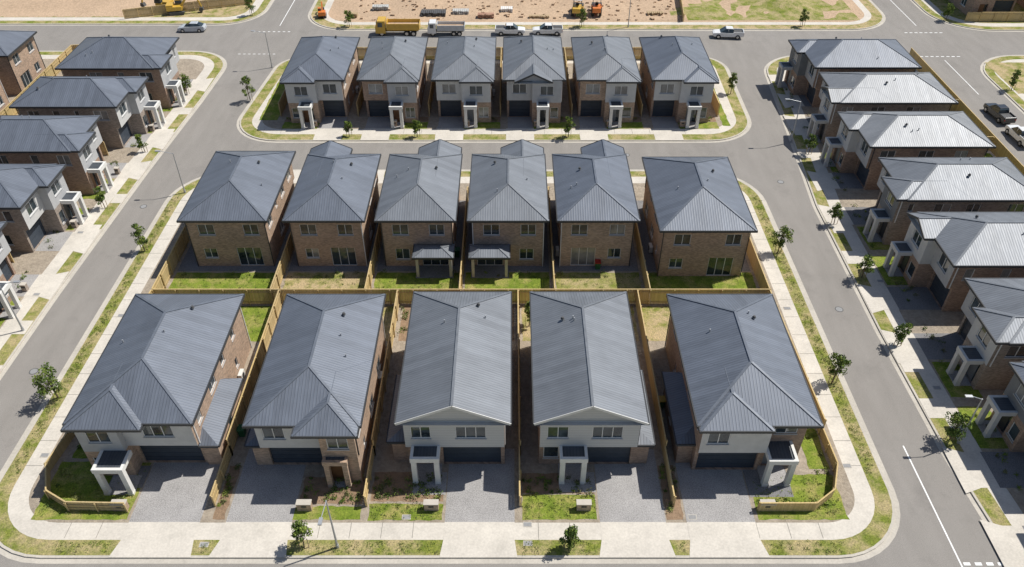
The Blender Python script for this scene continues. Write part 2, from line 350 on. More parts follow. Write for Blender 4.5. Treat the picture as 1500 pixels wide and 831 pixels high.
def hip(mb,x0,x1,y0,y1,z,tan,rm,axis='y',gf=False,gb=False,fas='frame_dark',fh=.2,sof=True,barge='render_white'):
    cp='cap_'+rm.split('_')[1]
    if axis=='y':
        w=(x1-x0)/2; xm=(x0+x1)/2; zr=z+w*tan; k=min(w,(y1-y0)/2-.01) if not(gf or gb) else w
        r0=(xm,y0 if gf else y0+k,zr if k==w or gf else z+k*tan); r1=(xm,y1 if gb else y1-k,zr)
        if k<w:
            r0=(xm,y0+k,z+k*tan);r1=(xm,y1-k,z+k*tan)
        A,B,C,D=(x0,y0,z),(x1,y0,z),(x1,y1,z),(x0,y1,z)
        rface(mb,[B,C,r1,r0],rm); rface(mb,[D,A,r0,r1],rm)
        if not gf: rface(mb,[A,B,r0],rm)
        if not gb: rface(mb,[C,D,r1],rm)
        E=[(r0,r1),(C,r1),(D,r1)]+([] if gf else [(A,r0),(B,r0)])
    else:
        w=(y1-y0)/2; ym=(y0+y1)/2; zr=z+w*tan; k=min(w,(x1-x0)/2-.01); r0=(x0+k,ym,z+w*tan);r1=(x1-k,ym,z+w*tan)
        A,B,C,D=(x0,y0,z),(x1,y0,z),(x1,y1,z),(x0,y1,z)
        rface(mb,[A,B,r1,r0],rm); rface(mb,[C,D,r0,r1],rm); rface(mb,[D,A,r0],rm); rface(mb,[B,C,r1],rm)
        E=[(r0,r1),(A,r0),(D,r0),(B,r1),(C,r1)]
    for a,b in E:
        mb.beam((a[0],a[1],a[2]+.015),(b[0],b[1],b[2]+.015),.2,.05,cp)
    if gf:
        mb.beam((A[0],A[1]-.03,A[2]-.07),(r0[0],r0[1]-.03,r0[2]-.07),.05,.22,barge); mb.beam((B[0],B[1]-.03,B[2]-.07),(r0[0],r0[1]-.03,r0[2]-.07),.05,.22,barge)
    g=.1
    mb.box(x0-g,x0,y0-(0 if gf else g),y1+g,z-fh,z+.02,fas); mb.box(x1,x1+g,y0-(0 if gf else g),y1+g,z-fh,z+.02,fas)
    if not gf: mb.box(x0,x1,y0-g,y0,z-fh,z+.02,fas)
    mb.box(x0,x1,y1,y1+g,z-fh,z+.02,fas)
    if sof: mb.poly([(x0,y0,z-fh+.01),(x1,y0,z-fh+.01),(x1,y1,z-fh+.01),(x0,y1,z-fh+.01)],'soffit')
    return r0,r1
def house(ox,oy,rot,W,L,g='R',gw=5.0,wing=None,gable=False,lean=None,roof='roof_blue',br='brick_tan',up='render_grey',upB=None,port=None,alf=None,
          pillar='render_white',tan=.45,fm='frame_white',H=6.3,name='brick_house',axis='y',gm='garage_dark',garec=.7,wgable=False):
    oy=oy*SY-.98
    if rot in (0,180): L*=SY
    else:
        W*=SY
        if wing: wing=(wing[0]*SY,wing[1]*SY,*wing[2:])
        if port: port=(port[0]*SY,port[1]*SY,*port[2:])
    root=empty(name,ox,oy,.135,rot); wl=MB();op=MB();rf=MB();tr=MB()
    e=.5; hf=3.05; xs=(W-e-gw-.55) if g=='R' else (e+gw+.55); p=wing[2] if wing else 0
    wc=(wing[0]+wing[1])/2 if wing else -1
    Ain=(xs,W-e) if g=='R' else (e,xs); Bin=(e,xs) if g=='R' else (xs,W-e)
    wa=wing and Ain[0]<wc<Ain[1]; wb=wing and not wa
    yAU=(e if not gable else .35)-(p if wa else 0); yAL=yAU+garec; yB=(e+.55) if not wb else e-p
    yBU=yAU if gable else yB
    upB=upB or br
    def W1(side,c,s0,s1,z0,z1,opens,m): wall(wl,op,FR(side,c),s0,s1,z0,z1,opens,m,fm)
    r=R.random
    ac=(Ain[0]+Ain[1])/2; aw=Ain[1]-Ain[0]
    uo=[(ac-.95,ac+.95,hf+1.0,hf+2.4,'win')] if aw<4.5 else [(Ain[0]+.5,Ain[0]+2.2,hf+1.05,hf+2.35,'win')] if r()<.35 else [(ac-1.2,ac+1.2,hf+1.05,hf+2.4,'win')]
    W1('F',yAU,Ain[0],Ain[1],hf,H,uo,up)
    gx0=(Ain[1]-.3-gw) if g=='R' else Ain[0]+.3
    W1('F',yAL,Ain[0],Ain[1],0,hf,[(gx0,gx0+gw,.02,2.6,'garage',gm)],br)
    bw=Bin[1]-Bin[0]; bc=(Bin[0]+Bin[1])/2
    W1('F',yBU,Bin[0],Bin[1],hf,H,[(bc-min(.9,bw*.3),bc+min(.9,bw*.3),hf+1.05,hf+2.4,'win')],upB)
    dx=(port[0]+port[1])/2 if port else bc
    lo=[(dx-.75,dx+.75,.02,2.5,'door')]
    if dx-1.0-Bin[0]>1.3: lo.append((Bin[0]+.35,dx-1.05,.8,2.3,'win'))
    elif Bin[1]-dx-1.0>1.3: lo.append((dx+1.05,Bin[1]-.35,.8,2.3,'win'))
    W1('F',yB,Bin[0],Bin[1],0,hf,lo,br)
    wl.poly([(Ain[0],yAU,hf),(Ain[1],yAU,hf),(Ain[1],yAL,hf),(Ain[0],yAL,hf)],'soffit')
    if gable: wl.poly([(Bin[0],yBU,hf),(Bin[1],yBU,hf),(Bin[1],yB,hf),(Bin[0],yB,hf)],'soffit')
    if abs(yB-yAL)>.01: wl.poly([(xs,yB,0),(xs,yAL,0),(xs,yAL,hf),(xs,yB,hf)],br)
    if abs(yBU-yAU)>.01: wl.poly([(xs,yBU,hf),(xs,yAU,hf),(xs,yAU,H),(xs,yBU,H)],up if yAU<yBU else upB)
    yb=L-e
    for side,c,isA in (('L',e,g=='L'),('R',W-e,g=='R')):
        yl=yAL if isA else yB; yu=yAU if isA else yBU
        u=[]; s=yu+1.2
        while s<yb-2:
            w=R.choice([.6,.9,1.5,1.8]); u.append((s,s+w,hf+ (1.05 if w>.7 else 1.4),hf+2.4,'win')); s+=w+R.uniform(1.6,3.0)
        lw=[]; s=yl+R.uniform(1.5,4)
        while s<yb-2:
            w=R.choice([.6,.9,1.8]); lw.append((s,s+w,1.0 if w>.7 else 1.3,2.35,'win')); s+=w+R.uniform(2,3.5)
        W1(side,c,yu,yb,hf,H,u,br); W1(side,c,yl,yb,0,hf,lw,br)
    q=R.uniform(-.15,.15)
    W1('B',yb,e,W-e,hf,H,[(e+.8+q,e+2.4+q,hf+1.05,hf+2.4,'win'),(W-e-2.7+q,W-e-1.0+q,hf+1.05,hf+2.4,'win')],br)
    if alf:
        am=(alf[0]+alf[1])/2; ro=[(am-1.4,am+1.4,.03,2.5,'slide')]; oth=W-am; ro.append((oth-.75,oth+.75,.9,2.3,'win'))
    elif g=='L': ro=[(e+1.0,e+3.6,.03,2.45,'slide'),(W-e-2.4,W-e-1.0,1.1,2.35,'win')]
    else: ro=[(e+1.0,e+2.4,1.1,2.35,'win'),(W-e-3.7,W-e-1.1,.03,2.45,'slide')]
    W1('B',yb,e,W-e,0,hf,sorted(ro),br)
    r0,r1=hip(rf,0,W,0,L,H,tan,roof,axis,gf=gable)
    if gable:
        wl.poly([(e,yAU,H-.02),(W-e,yAU,H-.02),(W-e,yAU,H+e*tan-.1),(W/2,yAU,H+W/2*tan-.1),(e,yAU,H+e*tan-.1)],up)
    if wing:
        hip(rf,wing[0],wing[1],-p,wing[3] if len(wing)>3 else (wing[1]-wing[0])+2.2,H-.012,tan,roof,'y',gf=wgable,barge='frame_dark')
        if wgable:
            yw=(yAU if wa else yBU)-.02; ww=(wing[1]-wing[0])/2; wl.poly([(wing[0]+.1,yw,H-.1),(wing[1]-.1,yw,H-.1),((wing[0]+wing[1])/2,yw,H+ww*tan-.12)],upB if wb else up)
    if lean:
        sd,wd,l0,l1=lean; zo=2.9; zi=2.9+(wd+.3)*.45
        xi=e if sd=='L' else W-e; xo=xi-wd if sd=='L' else xi+wd; sg=-1 if sd=='L' else 1; xe=xo+.3*sg
        W1('F',l0,min(xi,xo),max(xi,xo),0,zo,[],br); W1('B',l1,min(xi,xo),max(xi,xo),0,zo,[],br); W1(sd,xo,l0,l1,0,zo,[((l0+l1)/2-.4,(l0+l1)/2+.5,1.0,2.0,'win')],br)
        a=(xe,l0-.4,zo);b=(xe,l1+.4,zo);c=(xi,l1-.4,zi);d=(xi,l0+1.0,zi); f0=(xi,l0-.4,zo);f1=(xi,l1+.4,zo)
        rface(rf,[b,a,d,c] if sd=='L' else [a,b,c,d],roof); rface(rf,[a,f0,d],roof); rface(rf,[f1,b,c],roof)
        rf.box(xe,xe+.1*sg,l0-.4,l1+.4,zo-.18,zo+.02,'frame_dark'); rf.box(min(xe,xi),max(xe,xi),l0-.5,l0-.4,zo-.18,zo+.02,'frame_dark')
        rf.poly([(xe,l0-.4,zo-.17),(xi,l0-.4,zo-.17),(xi,l1+.4,zo-.17),(xe,l1+.4,zo-.17)],'soffit')
    vx=W*R.choice([.3,.68]); vy=L*R.uniform(.62,.8) if rot in(0,90) else L*R.uniform(.3,.5); vz=H+min(vx,W-vx)*tan
    rf.cyl((vx,vy,vz-.1),(vx,vy,vz+.22),.1,.1,'galvanised'); rf.cyl((vx,vy,vz+.18),(vx,vy,vz+.36),.17,.1,'steel_dark',12)
    for i in range(2):
        px=W*R.uniform(.15,.85);py=L*R.uniform(.35,.75); pz=H+min(px,W-px,py,L-py)*tan
        rf.cyl((px,py,pz-.1),(px,py,pz+.3),.06,.06,'galvanised',8)
    for cx,cy in ((e-.05,L-e+.05),(W-e+.05,L-e+.05),(W-e+.06,yAU+.3 if g=='R' else yB+.3)):
        tr.box(cx-.04,cx+.04,cy-.04,cy+.04,0 if cy>1.5 else hf,H-.15,'frame_white' if r()<.5 else 'frame_dark')
    if r()<.8:
        ay=L*R.uniform(.5,.8); ax=W-e+.06; tr.box(ax,ax+.35,ay,ay+.9,.1,.85,'render_white'); tr.cyl((ax+.352,ay+.45,.47),(ax+.37,ay+.45,.47),.28,.28,'frame_dark',14)
    if port:
        a,b=port[:2]; dpt=port[2] if len(port)>2 else 2.0; y0=yB-dpt; hp=2.8
        pm=MB()
        for x in (a,b-.4):
            pm.box(x,x+.4,y0,y0+.4,0,hp,pillar); pm.box(x-.03,x+.43,y0-.03,y0+.43,0,.25,pillar)
        pm.box(a-.05,b+.05,y0-.05,y0+.2,hp,hp+.45,pillar); pm.box(a-.05,a+.18,y0+.2,yB-.003,hp,hp+.45,pillar); pm.box(b-.18,b+.05,y0+.2,yB-.003,hp,hp+.45,pillar)
        pm.box(a,b,y0,yB-.003,0,.08,'aggregate_drive')
        rface(pm,[(a+.18,y0+.2,hp+.32),(b-.18,y0+.2,hp+.32),(b-.18,yB-.003,hp+.39),(a+.18,yB-.003,hp+.39)],'roof_dark')
        pm.poly([(a+.18,y0+.2,hp+.05),(b-.18,y0+.2,hp+.05),(b-.18,yB-.003,hp+.05),(a+.18,yB-.003,hp+.05)],'soffit')
        pm.obj('portico',root)
    if alf:
        a,b=alf[:2]; y1=yb+2.2; pm=MB()
        for x in (a+.2,b-.5): pm.box(x,x+.3,y1-.5,y1-.2,0,2.75,'render_beige')
        hip(pm,a,b,yb+.02,y1+.1,2.9,.4,roof,'x'); pm.box(a+.1,b-.1,yb+.01,y1-.1,0,.07,'aggregate_dark'); pm.obj('alfresco_porch',root)
    wl.obj('walls',root); op.obj('windows_and_doors',root); rf.obj('roof',root); tr.obj('downpipes_and_aircon',root)
    return root
# front row
house(-34.3,30.1,0,9.8,14.0,'R',5.0,wing=(.12,6.0,.6),lean=('R',1.25,1.0,7.6),port=(1.9,4.2,1.9),roof='roof_blue',br='brick_tan',up='render_light',upB='render_grey')
house(-20.5,29.9,0,8.9,14.2,'L',4.6,wing=(3.9,8.78,1.0),lean=('L',1.0,1.2,7.0),roof='roof_blue',br='brick_tan',up='render_light',port=(5.75,7.6,.55),pillar='brick_tan')
house(-8.95,30.1,0,8.85,14.3,'R',4.7,gable=True,lean=('L',1.3,1.4,8),port=(1.0,3.2,2.0),roof='roof_grey',br='brick_brown',up='cladding_grey',upB='cladding_grey')
house(1.7,30.1,0,8.75,14.3,'R',4.4,gable=True,lean=('R',1.15,1.1,8.6),port=(2.1,4.2,2.0),roof='roof_grey',br='brick_brown',up='cladding_grey',upB='cladding_grey')
house(14.2,29.9,0,9.5,14.2,'L',4.8,wing=(.12,5.7,.5),lean=('L',1.2,1.4,8.6),port=(5.9,8.1,2.0),roof='roof_blue',br='brick_brown',up='render_light',upB='brick_brown')
# middle row (rear to the camera)
house(-25.2,67.6,180,9.1,12.8,'L',3.2,roof='roof_blue',br='brick_tan')
house(-15.2,67.0,180,8.3,12.2,'L',3.0,wing=(3.5,8.18,1.3,9),wgable=True,roof='roof_blue',br='brick_tan')
house(-5.8,67.0,180,8.25,12.2,'R',3.0,wing=(.12,5.0,1.5,9),wgable=True,roof='roof_grey',br='brick_tan',alf=(.3,4.5))
house(3.75,67.0,180,8.3,12.2,'R',3.0,wing=(.12,5.0,1.5,9),wgable=True,roof='roof_grey',br='brick_tan',alf=(4.0,8.2))
house(13.1,67.0,180,8.4,12.2,'R',3.0,wing=(.12,5.0,1.5,9),wgable=True,roof='roof_blue',br='brick_buff')
house(24.7,66.4,180,9.7,13.2,'L',3.4,roof='roof_blue',br='brick_tan')
T=[(-31.1,8.5,'R',(.12,4.6,.8),(2.2,3.9)),(-20.8,8.3,'L',(3.7,8.18,.7),(4.2,5.9)),(-10.8,8.4,'L',(3.8,8.28,.6),(4.3,6.0)),(-1.2,8.4,'L',(1.6,6.6,.7),(4.6,6.2)),(8.8,8.5,'L',(3.9,8.4,.6),(4.5,6.2)),(18.9,8.8,'L',(4.2,8.7,.7),(5.0,6.7))]
for i,(x,w,gg,wg,pt) in enumerate(T):
    house(x,84.9,0,w,13.1,gg,2.9,wing=wg,port=(*pt,1.6),roof=['roof_blue','roof_grey','roof_grey','roof_grey','roof_grey','roof_blue'][i],br='brick_brown' if i%2 else 'brick_tan',up=['render_light','brick_brown','render_light','render_grey','brick_tan','render_light'][i],upB=['render_light','render_grey','render_light','render_grey','render_light','render_light'][i],garec=1.0,tan=[.45,.45,.45,.48,.45,.45][i],wgable=(i==3))
EC=[(41.9,97.3,8.8,'roof_blue'),(42.0,87.0,8.2,'roof_pale'),(42.0,76.6,8.0,'roof_pale'),(42.1,66.3,8.0,'roof_grey'),(42.2,56.2,8.2,'roof_grey'),(42.4,46.2,8.0,'roof_grey'),(42.4,36.2,8.0,'roof_blue'),(42.4,26.4,7.6,'roof_blue')]
for i,(x,y,w,rm) in enumerate(EC):
    gg='R' if i%2==0 else 'L'
    wg=(.12,4.2,1.1,7) if gg=='R' else (w-4.2,w-.12,1.1,7)
    pt=(.9,2.6) if gg=='R' else (w-2.6,w-.9)
    house(x,y,-90,w,14.6 if i!=1 else 15,gg,3.3,wing=wg,port=(*pt,1.5),roof=rm,br=['brick_brown','brick_grey'][i%2],up='render_grey',upB='render_light' if i%3 else 'render_dark',pillar='render_light',tan=.42,wgable=(i%3==1))
WC=[(-49.4,88.2,9.8),(-50.2,77.8,8.0),(-51.3,67.6,8.0),(-51.6,57.0,8.0),(-51.8,46.6,8.0),(-51.8,36.2,8.0),(-52,25.6,8.0)]
for i,(x,y,w) in enumerate(WC):
    gg='L' if i%2 else 'R'
    wg=(.12,4.2,1.0,7) if gg=='R' else (w-4.2,w-.12,1.0,7)
    pt=(.9,2.6) if gg=='R' else (w-2.6,w-.9)
    house(x,y,90,w,13.5,gg,3.3,wing=wg,port=(*pt,1.5),roof='roof_blue',br=['brick_brown','brick_grey'][i%2],up='render_light' if i%2 else 'render_grey',upB='render_grey',tan=.42)
for y in (92,81.5,71,60,49): house(-84.5,y+8,-90,8,13,'R',3.1,wing=(.12,4.2,.8,7),roof='roof_blue',br='brick_tan')
for x,y in ((80,120),(92,121),(104,122),(80,140),(92,141)): house(x,y,0,9,13,'R',4,wing=(.12,4.2,.8,7),roof='roof_blue' if x!=92 else 'roof_grey',br='brick_brown')
# ---------------------------------------------------------------- lots: drives, lawns
Z0,Z1,Z2=.1345,.138,.142
def drive(x0,x1,y0,y1,m='aggregate_drive',name='driveway',z=Z2): return sheet(name,rect(x0,x1,y0,y1),z,m)
def lawn(x0,x1,y0,y1,z=Z1,j=.07,m='lawn',name='lawn'): return sheet(name,rect(x0,x1,y0,y1),z,m,j)
for (a,b,c,d) in ((-29.6,-24.1,-30.0,-23.9),(-22.1,-17.0,-22.6,-16.8),(-5.2,.2,-5.4,.4),(6.8,11.9,6.5,12.2),(13.5,18.8,13.2,19.2)):
    drive(a,b,25.1,31.6); sheet('driveway_crossing',[(c,22.32),(d,22.32),(b,23.7),(b,25.1),(a,25.1),(a,23.7)],Z2,'concrete')
lawn(-37.3,-29.8,25.3,30.4); lawn(-17.0,-11.8,25.3,26.4); lawn(-16.8,-11.8,26.6,29.0,m='mulch',name='garden_bed')
lawn(-11.2,-5.4,25.25,26.6); lawn(-11.2,-5.4,26.8,29.4,m='mulch',name='garden_bed'); lawn(.8,6.6,25.3,27.4); lawn(.8,6.6,27.5,29.3,m='mulch',name='garden_bed'); lawn(-23.2,-22.3,25.3,30,m='mulch',name='garden_bed')
lawn(12.0,13.3,25.3,30,m='mulch',name='garden_bed'); lawn(19.1,26.1,25.3,29.2)
lawn(24.4,26.1,29.7,47.5); lawn(-36.6,-35.2,30.7,47.5)
sheet('path_slab',rect(-32.5,-29.7,28.0,30.0),Z2,'aggregate_dark'); sheet('path_slab',rect(-8.0,-5.3,27.4,29.4),Z2,'aggregate_drive'); sheet('path_slab',rect(3.8,6.7,27.6,29.4),Z2,'aggregate_drive'); sheet('path_slab',rect(18.9,22.4,27.2,29.9),Z2,'aggregate_dark')
LM=['lawn','dry_grass','lawn','lawn','verge_grass','lawn']
for k,(a,b) in enumerate(((-36,-24.5),(-24.1,-15),(-14.6,-5.5),(-5.1,4.1),(4.5,13.7),(14.1,25.7))):
    lawn(a+.15,b-.15,BF+.2,53.3,m=LM[k]); drive(a+.1,b-.1,53.5,66,'aggregate_dark','paving',Z0)
lawn(-34,-24,43.6,48.3); lawn(-22.5,-12,43.6,48.3,m='dry_grass'); lawn(-11,.2,43.6,48.3,m='mulch',name='garden_bed'); lawn(1,12.3,43.6,48.3,m='dry_grass'); lawn(13,24,43.6,48.3,m='dry_grass')
drive(-24.5,-23.6,30,43.4,'aggregate_drive','side_path',Z0)
for i,(x,w,gg,wg,pt) in enumerate(T):
    gx=x+.8 if gg=='L' else x+w-3.8
    drive(gx-.2,gx+3.2,82.3,86.3,'aggregate_drive'); sheet('driveway_crossing',rect(gx-.4,gx+3.4,79.32,82.3),Z2,'concrete')
    lx0,lx1=(gx+3.4,x+w+.8) if gg=='L' else (x-.6,gx-.4)
    lawn(lx0,lx1,82.3,84.0)
    sheet('garden_bed',rect(lx0,lx1,84.1,85.4),Z1,'mulch',.04)
lawn(-35.4,-32.8,84.5,98); lawn(29.2,30.2,83,100)
for x in (-25.2,-15.2,-5.8,3.75,13.1,24.7):
    sheet('driveway_crossing',rect(x-4.2,x-.9,69.5,72.28),Z2,'concrete')
for i,(x,y,w,rm) in enumerate(EC):
    gg='R' if i%2==0 else 'L'; g0=(w-.5-.3-3.1) if gg=='R' else .8
    y=y-.9; ya=y-g0-3.2; yb_=y-g0+.1; k=36.2+max(0,(y-62))*.085
    drive(k+3.0,43.6,ya,yb_,'aggregate_dark'); sheet('driveway_crossing',[(k+.02,ya-.5),(k+1.5,ya),(k+3.0,ya),(k+3.0,yb_),(k+1.5,yb_),(k+.02,yb_+.5)],Z2,'concrete')
    l0,l1=(yb_+.3,y+.6) if gg=='R' else (y-w-.4,ya-.3); lawn(k+3.2,42.2,l0,l1)
    sheet('concrete_pad',rect(k+.22,k+1.6,l1-1.2,l1+.9),Z1,'concrete')
    lawn(57.5,62.6,y-w,y+.5)
    fence([(45,y-w-.95),(62.8,y-w-.95)])
fence([(63,18.6),(63,103)])
for i,(x,y,w) in enumerate(WC):
    gg='L' if i%2 else 'R'; g0=(w-.8-3.1) if gg=='R' else .8
    y=y-.9; ya=y+g0-.1; yb_=y+g0+3.2; k=-47.4+max(0,y-50)*.05
    drive(x-2,k-3.0,ya,yb_,'aggregate_drive'); sheet('driveway_crossing',[(k-.02,ya-.5),(k-.02,yb_+.5),(k-1.5,yb_),(k-3,yb_),(k-3,ya),(k-1.5,ya)],Z2,'concrete')
    l0,l1=(y-.4,ya-.3) if gg=='R' else (yb_+.3,y+w+.4); lawn(x-1.6,k-3.1,l0,l1)
    sheet('concrete_pad',rect(k-1.6,k-.22,l0-.8,l0+1.0),Z1,'concrete')
    fence([(x-13,y-1.1),(x-2.5,y-1.1)]); lawn(-69.5,-65.5,y,y+w)
fence([(-70,22),(-70,104)]); fence([(-69.8,104),(-55,104)])
fence([(-68,118.6),(-48,125)],1.6); fence([(79,117.5),(118,117.5)],1.6); fence([(29.8,117.4),(31,128)],1.4)
lawn(74.8,86,92,102,m='dry_grass')
# ---------------------------------------------------------------- vegetation
def leafquad(mb,c,s,m):
    a=Vector((R.gauss(0,1),R.gauss(0,1),R.gauss(0,1))).normalized(); b=a.orthogonal().normalized(); b.rotate(Matrix.Rotation(R.uniform(0,6.28),3,a)); d=a.cross(b)
    b*=s*R.uniform(.6,1.2); d*=s*R.uniform(.35,.7); mb.poly([c-b,c-d,c+b,c+d],m)
def tree(x,y,h=3,cr=.9,fol='foliage',name='street_tree',z=.13):
    y*=SY; h*=1.08; root=MB(); sx=R.uniform(.85,1.15)
    lean=Vector((R.uniform(-.15,.15),R.uniform(-.15,.15),h*.45)); b=Vector((x,y,z)); t1=b+lean; t2=b+Vector((lean.x*1.5,lean.y*1.5,h*.85))
    root.cyl(b,t1,.06*h/3,.045*h/3,'bark',7,False); root.cyl(t1,t2,.045*h/3,.012,'bark',6,False)
    cl=[]
    for i in range(20):
        a=R.uniform(0,6.28); zz=R.uniform(.33,1.0); rr=cr*sx*(1-abs(zz-.58)*1.3)*R.uniform(.2,1.05)
        c=b+Vector((math.cos(a)*rr+lean.x,math.sin(a)*rr+lean.y,h*zz)); cl.append((c,R.uniform(.18,.34)*cr))
        root.cyl(b+Vector((lean.x,lean.y,h*max(.3,zz-.3))),c,.022,.008,'bark',5,False)
    kinds=[R.choice([fol,fol,'foliage_light']) for _ in cl]
    for i in range(int(1250*cr)):
        j=R.randrange(len(cl)); c,r=cl[j]; v=Vector((R.gauss(0,1),R.gauss(0,1),R.gauss(0,.8))); v=v.normalized()*min(v.length,1.7)
        leafquad(root,c+v*r*.75,.11,kinds[j] if R.random()<.8 else 'foliage_light')
    for dx in (-.35,.35): root.box(x+dx-.025,x+dx+.025,y-.025,y+.025,z,z+1.1,'stack_timber')
    return root.obj(name)
for x,y,h,c in ((-40.7,36.9,3.6,1.2),(-15.6,23.1,2.6,.8),(4.3,23.1,2.4,.75),(29.2,38.5,3.6,1.05),(29.3,56.5,3.2,1.05),(-40.6,56.8,3.0,.9),(37.2,32.5,3.0,1.1),
    (-38.1,90,3.2,.9),(-48.0,92,2.6,.95),(-12.8,80.2,2.5,.7),(7.6,80.2,2.8,.8),(32.3,92,3,.8),(-48.2,76.5,2.5,.7),(-48.3,64.5,2.5,.7),(37.2,61.5,2.6,.8),(37.1,52.5,2.8,.85),(37.0,43,2.6,.8),
    (74.3,93,2.8,.8),(-28,115.4,2.5,.8),(12,115.4,2.8,.9),(50,115.4,2.6,.8),(-46.0,120,3,.9),(76,118,2.6,.9),(38.8,76,2.6,.8),(-22,80.3,2.0,.6)):
    tree(x,y,h,c)
tree(1.7,45.6,2.8,.65,'foliage_light','garden_tree')
def plants(name,x0,x1,y0,y1,n,fol=('foliage','foliage_light','foliage_olive'),s=.28):
    mb=MB()
    for i in range(n):
        cx,cy=R.uniform(x0,x1),R.uniform(y0,y1)*SY; r=s*R.uniform(.5,1.3); f=R.choice(fol)
        for k in range(30):
            p=Vector((cx+R.gauss(0,r*.5),cy+R.gauss(0,r*.5),.16+abs(R.gauss(0,r*.6)))); leafquad(mb,p,.085,f)
    return mb.obj(name)
plants('garden_plants',-11,-5.6,26.9,29.2,50); plants('garden_plants',-16.5,-12,26.7,28.9,34); plants('garden_plants',.9,6.3,27.2,29,28); plants('garden_plants',12.1,13.2,26,30,14)
plants('garden_plants',-23.1,-22.4,26,30,14); plants('garden_plants',19.5,25,26.3,27,12); plants('garden_plants',-36.5,-30.5,26.4,27.1,14); plants('garden_plants',24.8,26,29,33,7)
plants('garden_plants',-36.8,-35.8,28,36,9); plants('hedge',-11.1,-10.4,44,48.1,8); plants('garden_plants',1,2.5,44,48.1,6)
for a,b in ((-36,-24.5),(-24.1,-15),(-14.6,-5.5),(-5.1,4.1),(4.5,13.7),(14.1,25.7)): plants('garden_plants',a+.4,b-.4,52.6,53.3,4)
for i,(x,w,gg,wg,pt) in enumerate(T):
    lx0,lx1=(x+4.4,x+w+.6) if gg=='L' else (x-.4,x+w-4.4)
    plants('garden_plants',lx0,lx1,84.1,85.1,9)
for x,y,w,rm in EC: plants('garden_plants',40,42,y-w-.9,y-.9,9)
for x,y,w in WC: plants('garden_plants',x-.6,x+1,y-.9,y+w-.9,9)
# longer tufts in the grass strips and lawns
tf=MB()
def tufts(x0,x1,y0,y1,n):
    for i in range(n):
        cx,cy=R.uniform(x0,x1),R.uniform(y0,y1)*SY; f=R.choice(['foliage_light','foliage_olive','foliage_light'])
        for k in range(7): leafquad(tf,Vector((cx+R.gauss(0,.09),cy+R.gauss(0,.09),.16+R.uniform(0,.07))),.06,f)
for a,b in ((-34.5,-30.2),(-23.7,-22.8),(-16.5,-5.6),(.6,6.3),(12.4,13.0),(19.4,25)): tufts(a,b,22.6,23.5,int((b-a)*8))
tufts(-41.1,-40.3,29,67,380); tufts(29.0,29.9,29,67,380); tufts(-37,-30,25.5,30,160); tufts(19.2,26,25.5,29,140); tufts(.9,6.5,25.4,27.3,100); tufts(-11,-5.5,25.3,26.6,90)
tufts(-35.8,25.5,BF+.2,53,700); tufts(-33.8,-24,44,48,90)
tf.obj('grass_tufts')
def letterbox(x,y,m='brick_tan',w=1.1):
    y*=SY; mb=MB(); mb.box(x-w/2,x+w/2,y-.22,y+.22,.13,.95,m); mb.box(x-w/2-.04,x+w/2+.04,y-.26,y+.26,.952,1.02,'render_beige'); mb.box(x-.2,x+.2,y-.235,y-.222,.6,.8,'frame_dark'); return mb.obj('letterbox')
for x,b in ((-30.6,'brick_tan'),(-16.2,'brick_tan'),(-6.3,'brick_buff'),(5.6,'brick_buff'),(19.9,'brick_brown')): letterbox(x,26.2,b)
for i,(x,w,gg,wg,pt) in enumerate(T): letterbox(x+ (4.6 if gg=='L' else w-4.6),82.9,'brick_tan',.7)
for x,y,w in WC: letterbox(-50.6+max(0,y-50)*.05,y+w*.5,'brick_grey',.5)
# ---------------------------------------------------------------- lamps
def lamp(x,y,h=6.2,ax=1.6,ay=0):
    y*=SY; mb=MB(); mb.cyl((x,y,.1),(x,y,h*.5),.09,.07,'galvanised'); mb.cyl((x,y,h*.5),(x,y,h),.07,.045,'galvanised'); mb.cyl((x,y,.1),(x,y,.5),.13,.12,'galvanised')
    L=math.hypot(ax,ay); mb.cyl((x,y,h-.05),(x+ax,y+ay,h+.3),.035,.03,'galvanised',8); ex,ey=x+ax,y+ay; d=Vector((ax,ay,0))/L*.6
    mb.beam((ex,ey,h+.3),(ex+d.x,ey+d.y,h+.33),.26,.1,'galvanised'); mb.beam((ex+d.x*.2,ey+d.y*.2,h+.24),(ex+d.x*.9,ey+d.y*.9,h+.27),.18,.02,'render_white'); return mb.obj('street_lamp')
lamp(-13.1,23.1,6,0,-1.6); lamp(-39.9,67.6,5.6,-1.4,0); lamp(-37.6,100.5,5.6,-1.5,0); lamp(37.8,32.2,5.6,-.9,0); lamp(37.4,79,6,-1.5,0); lamp(20,115.2,6,0,-1.5); lamp(-48,45,6,1.5,0)
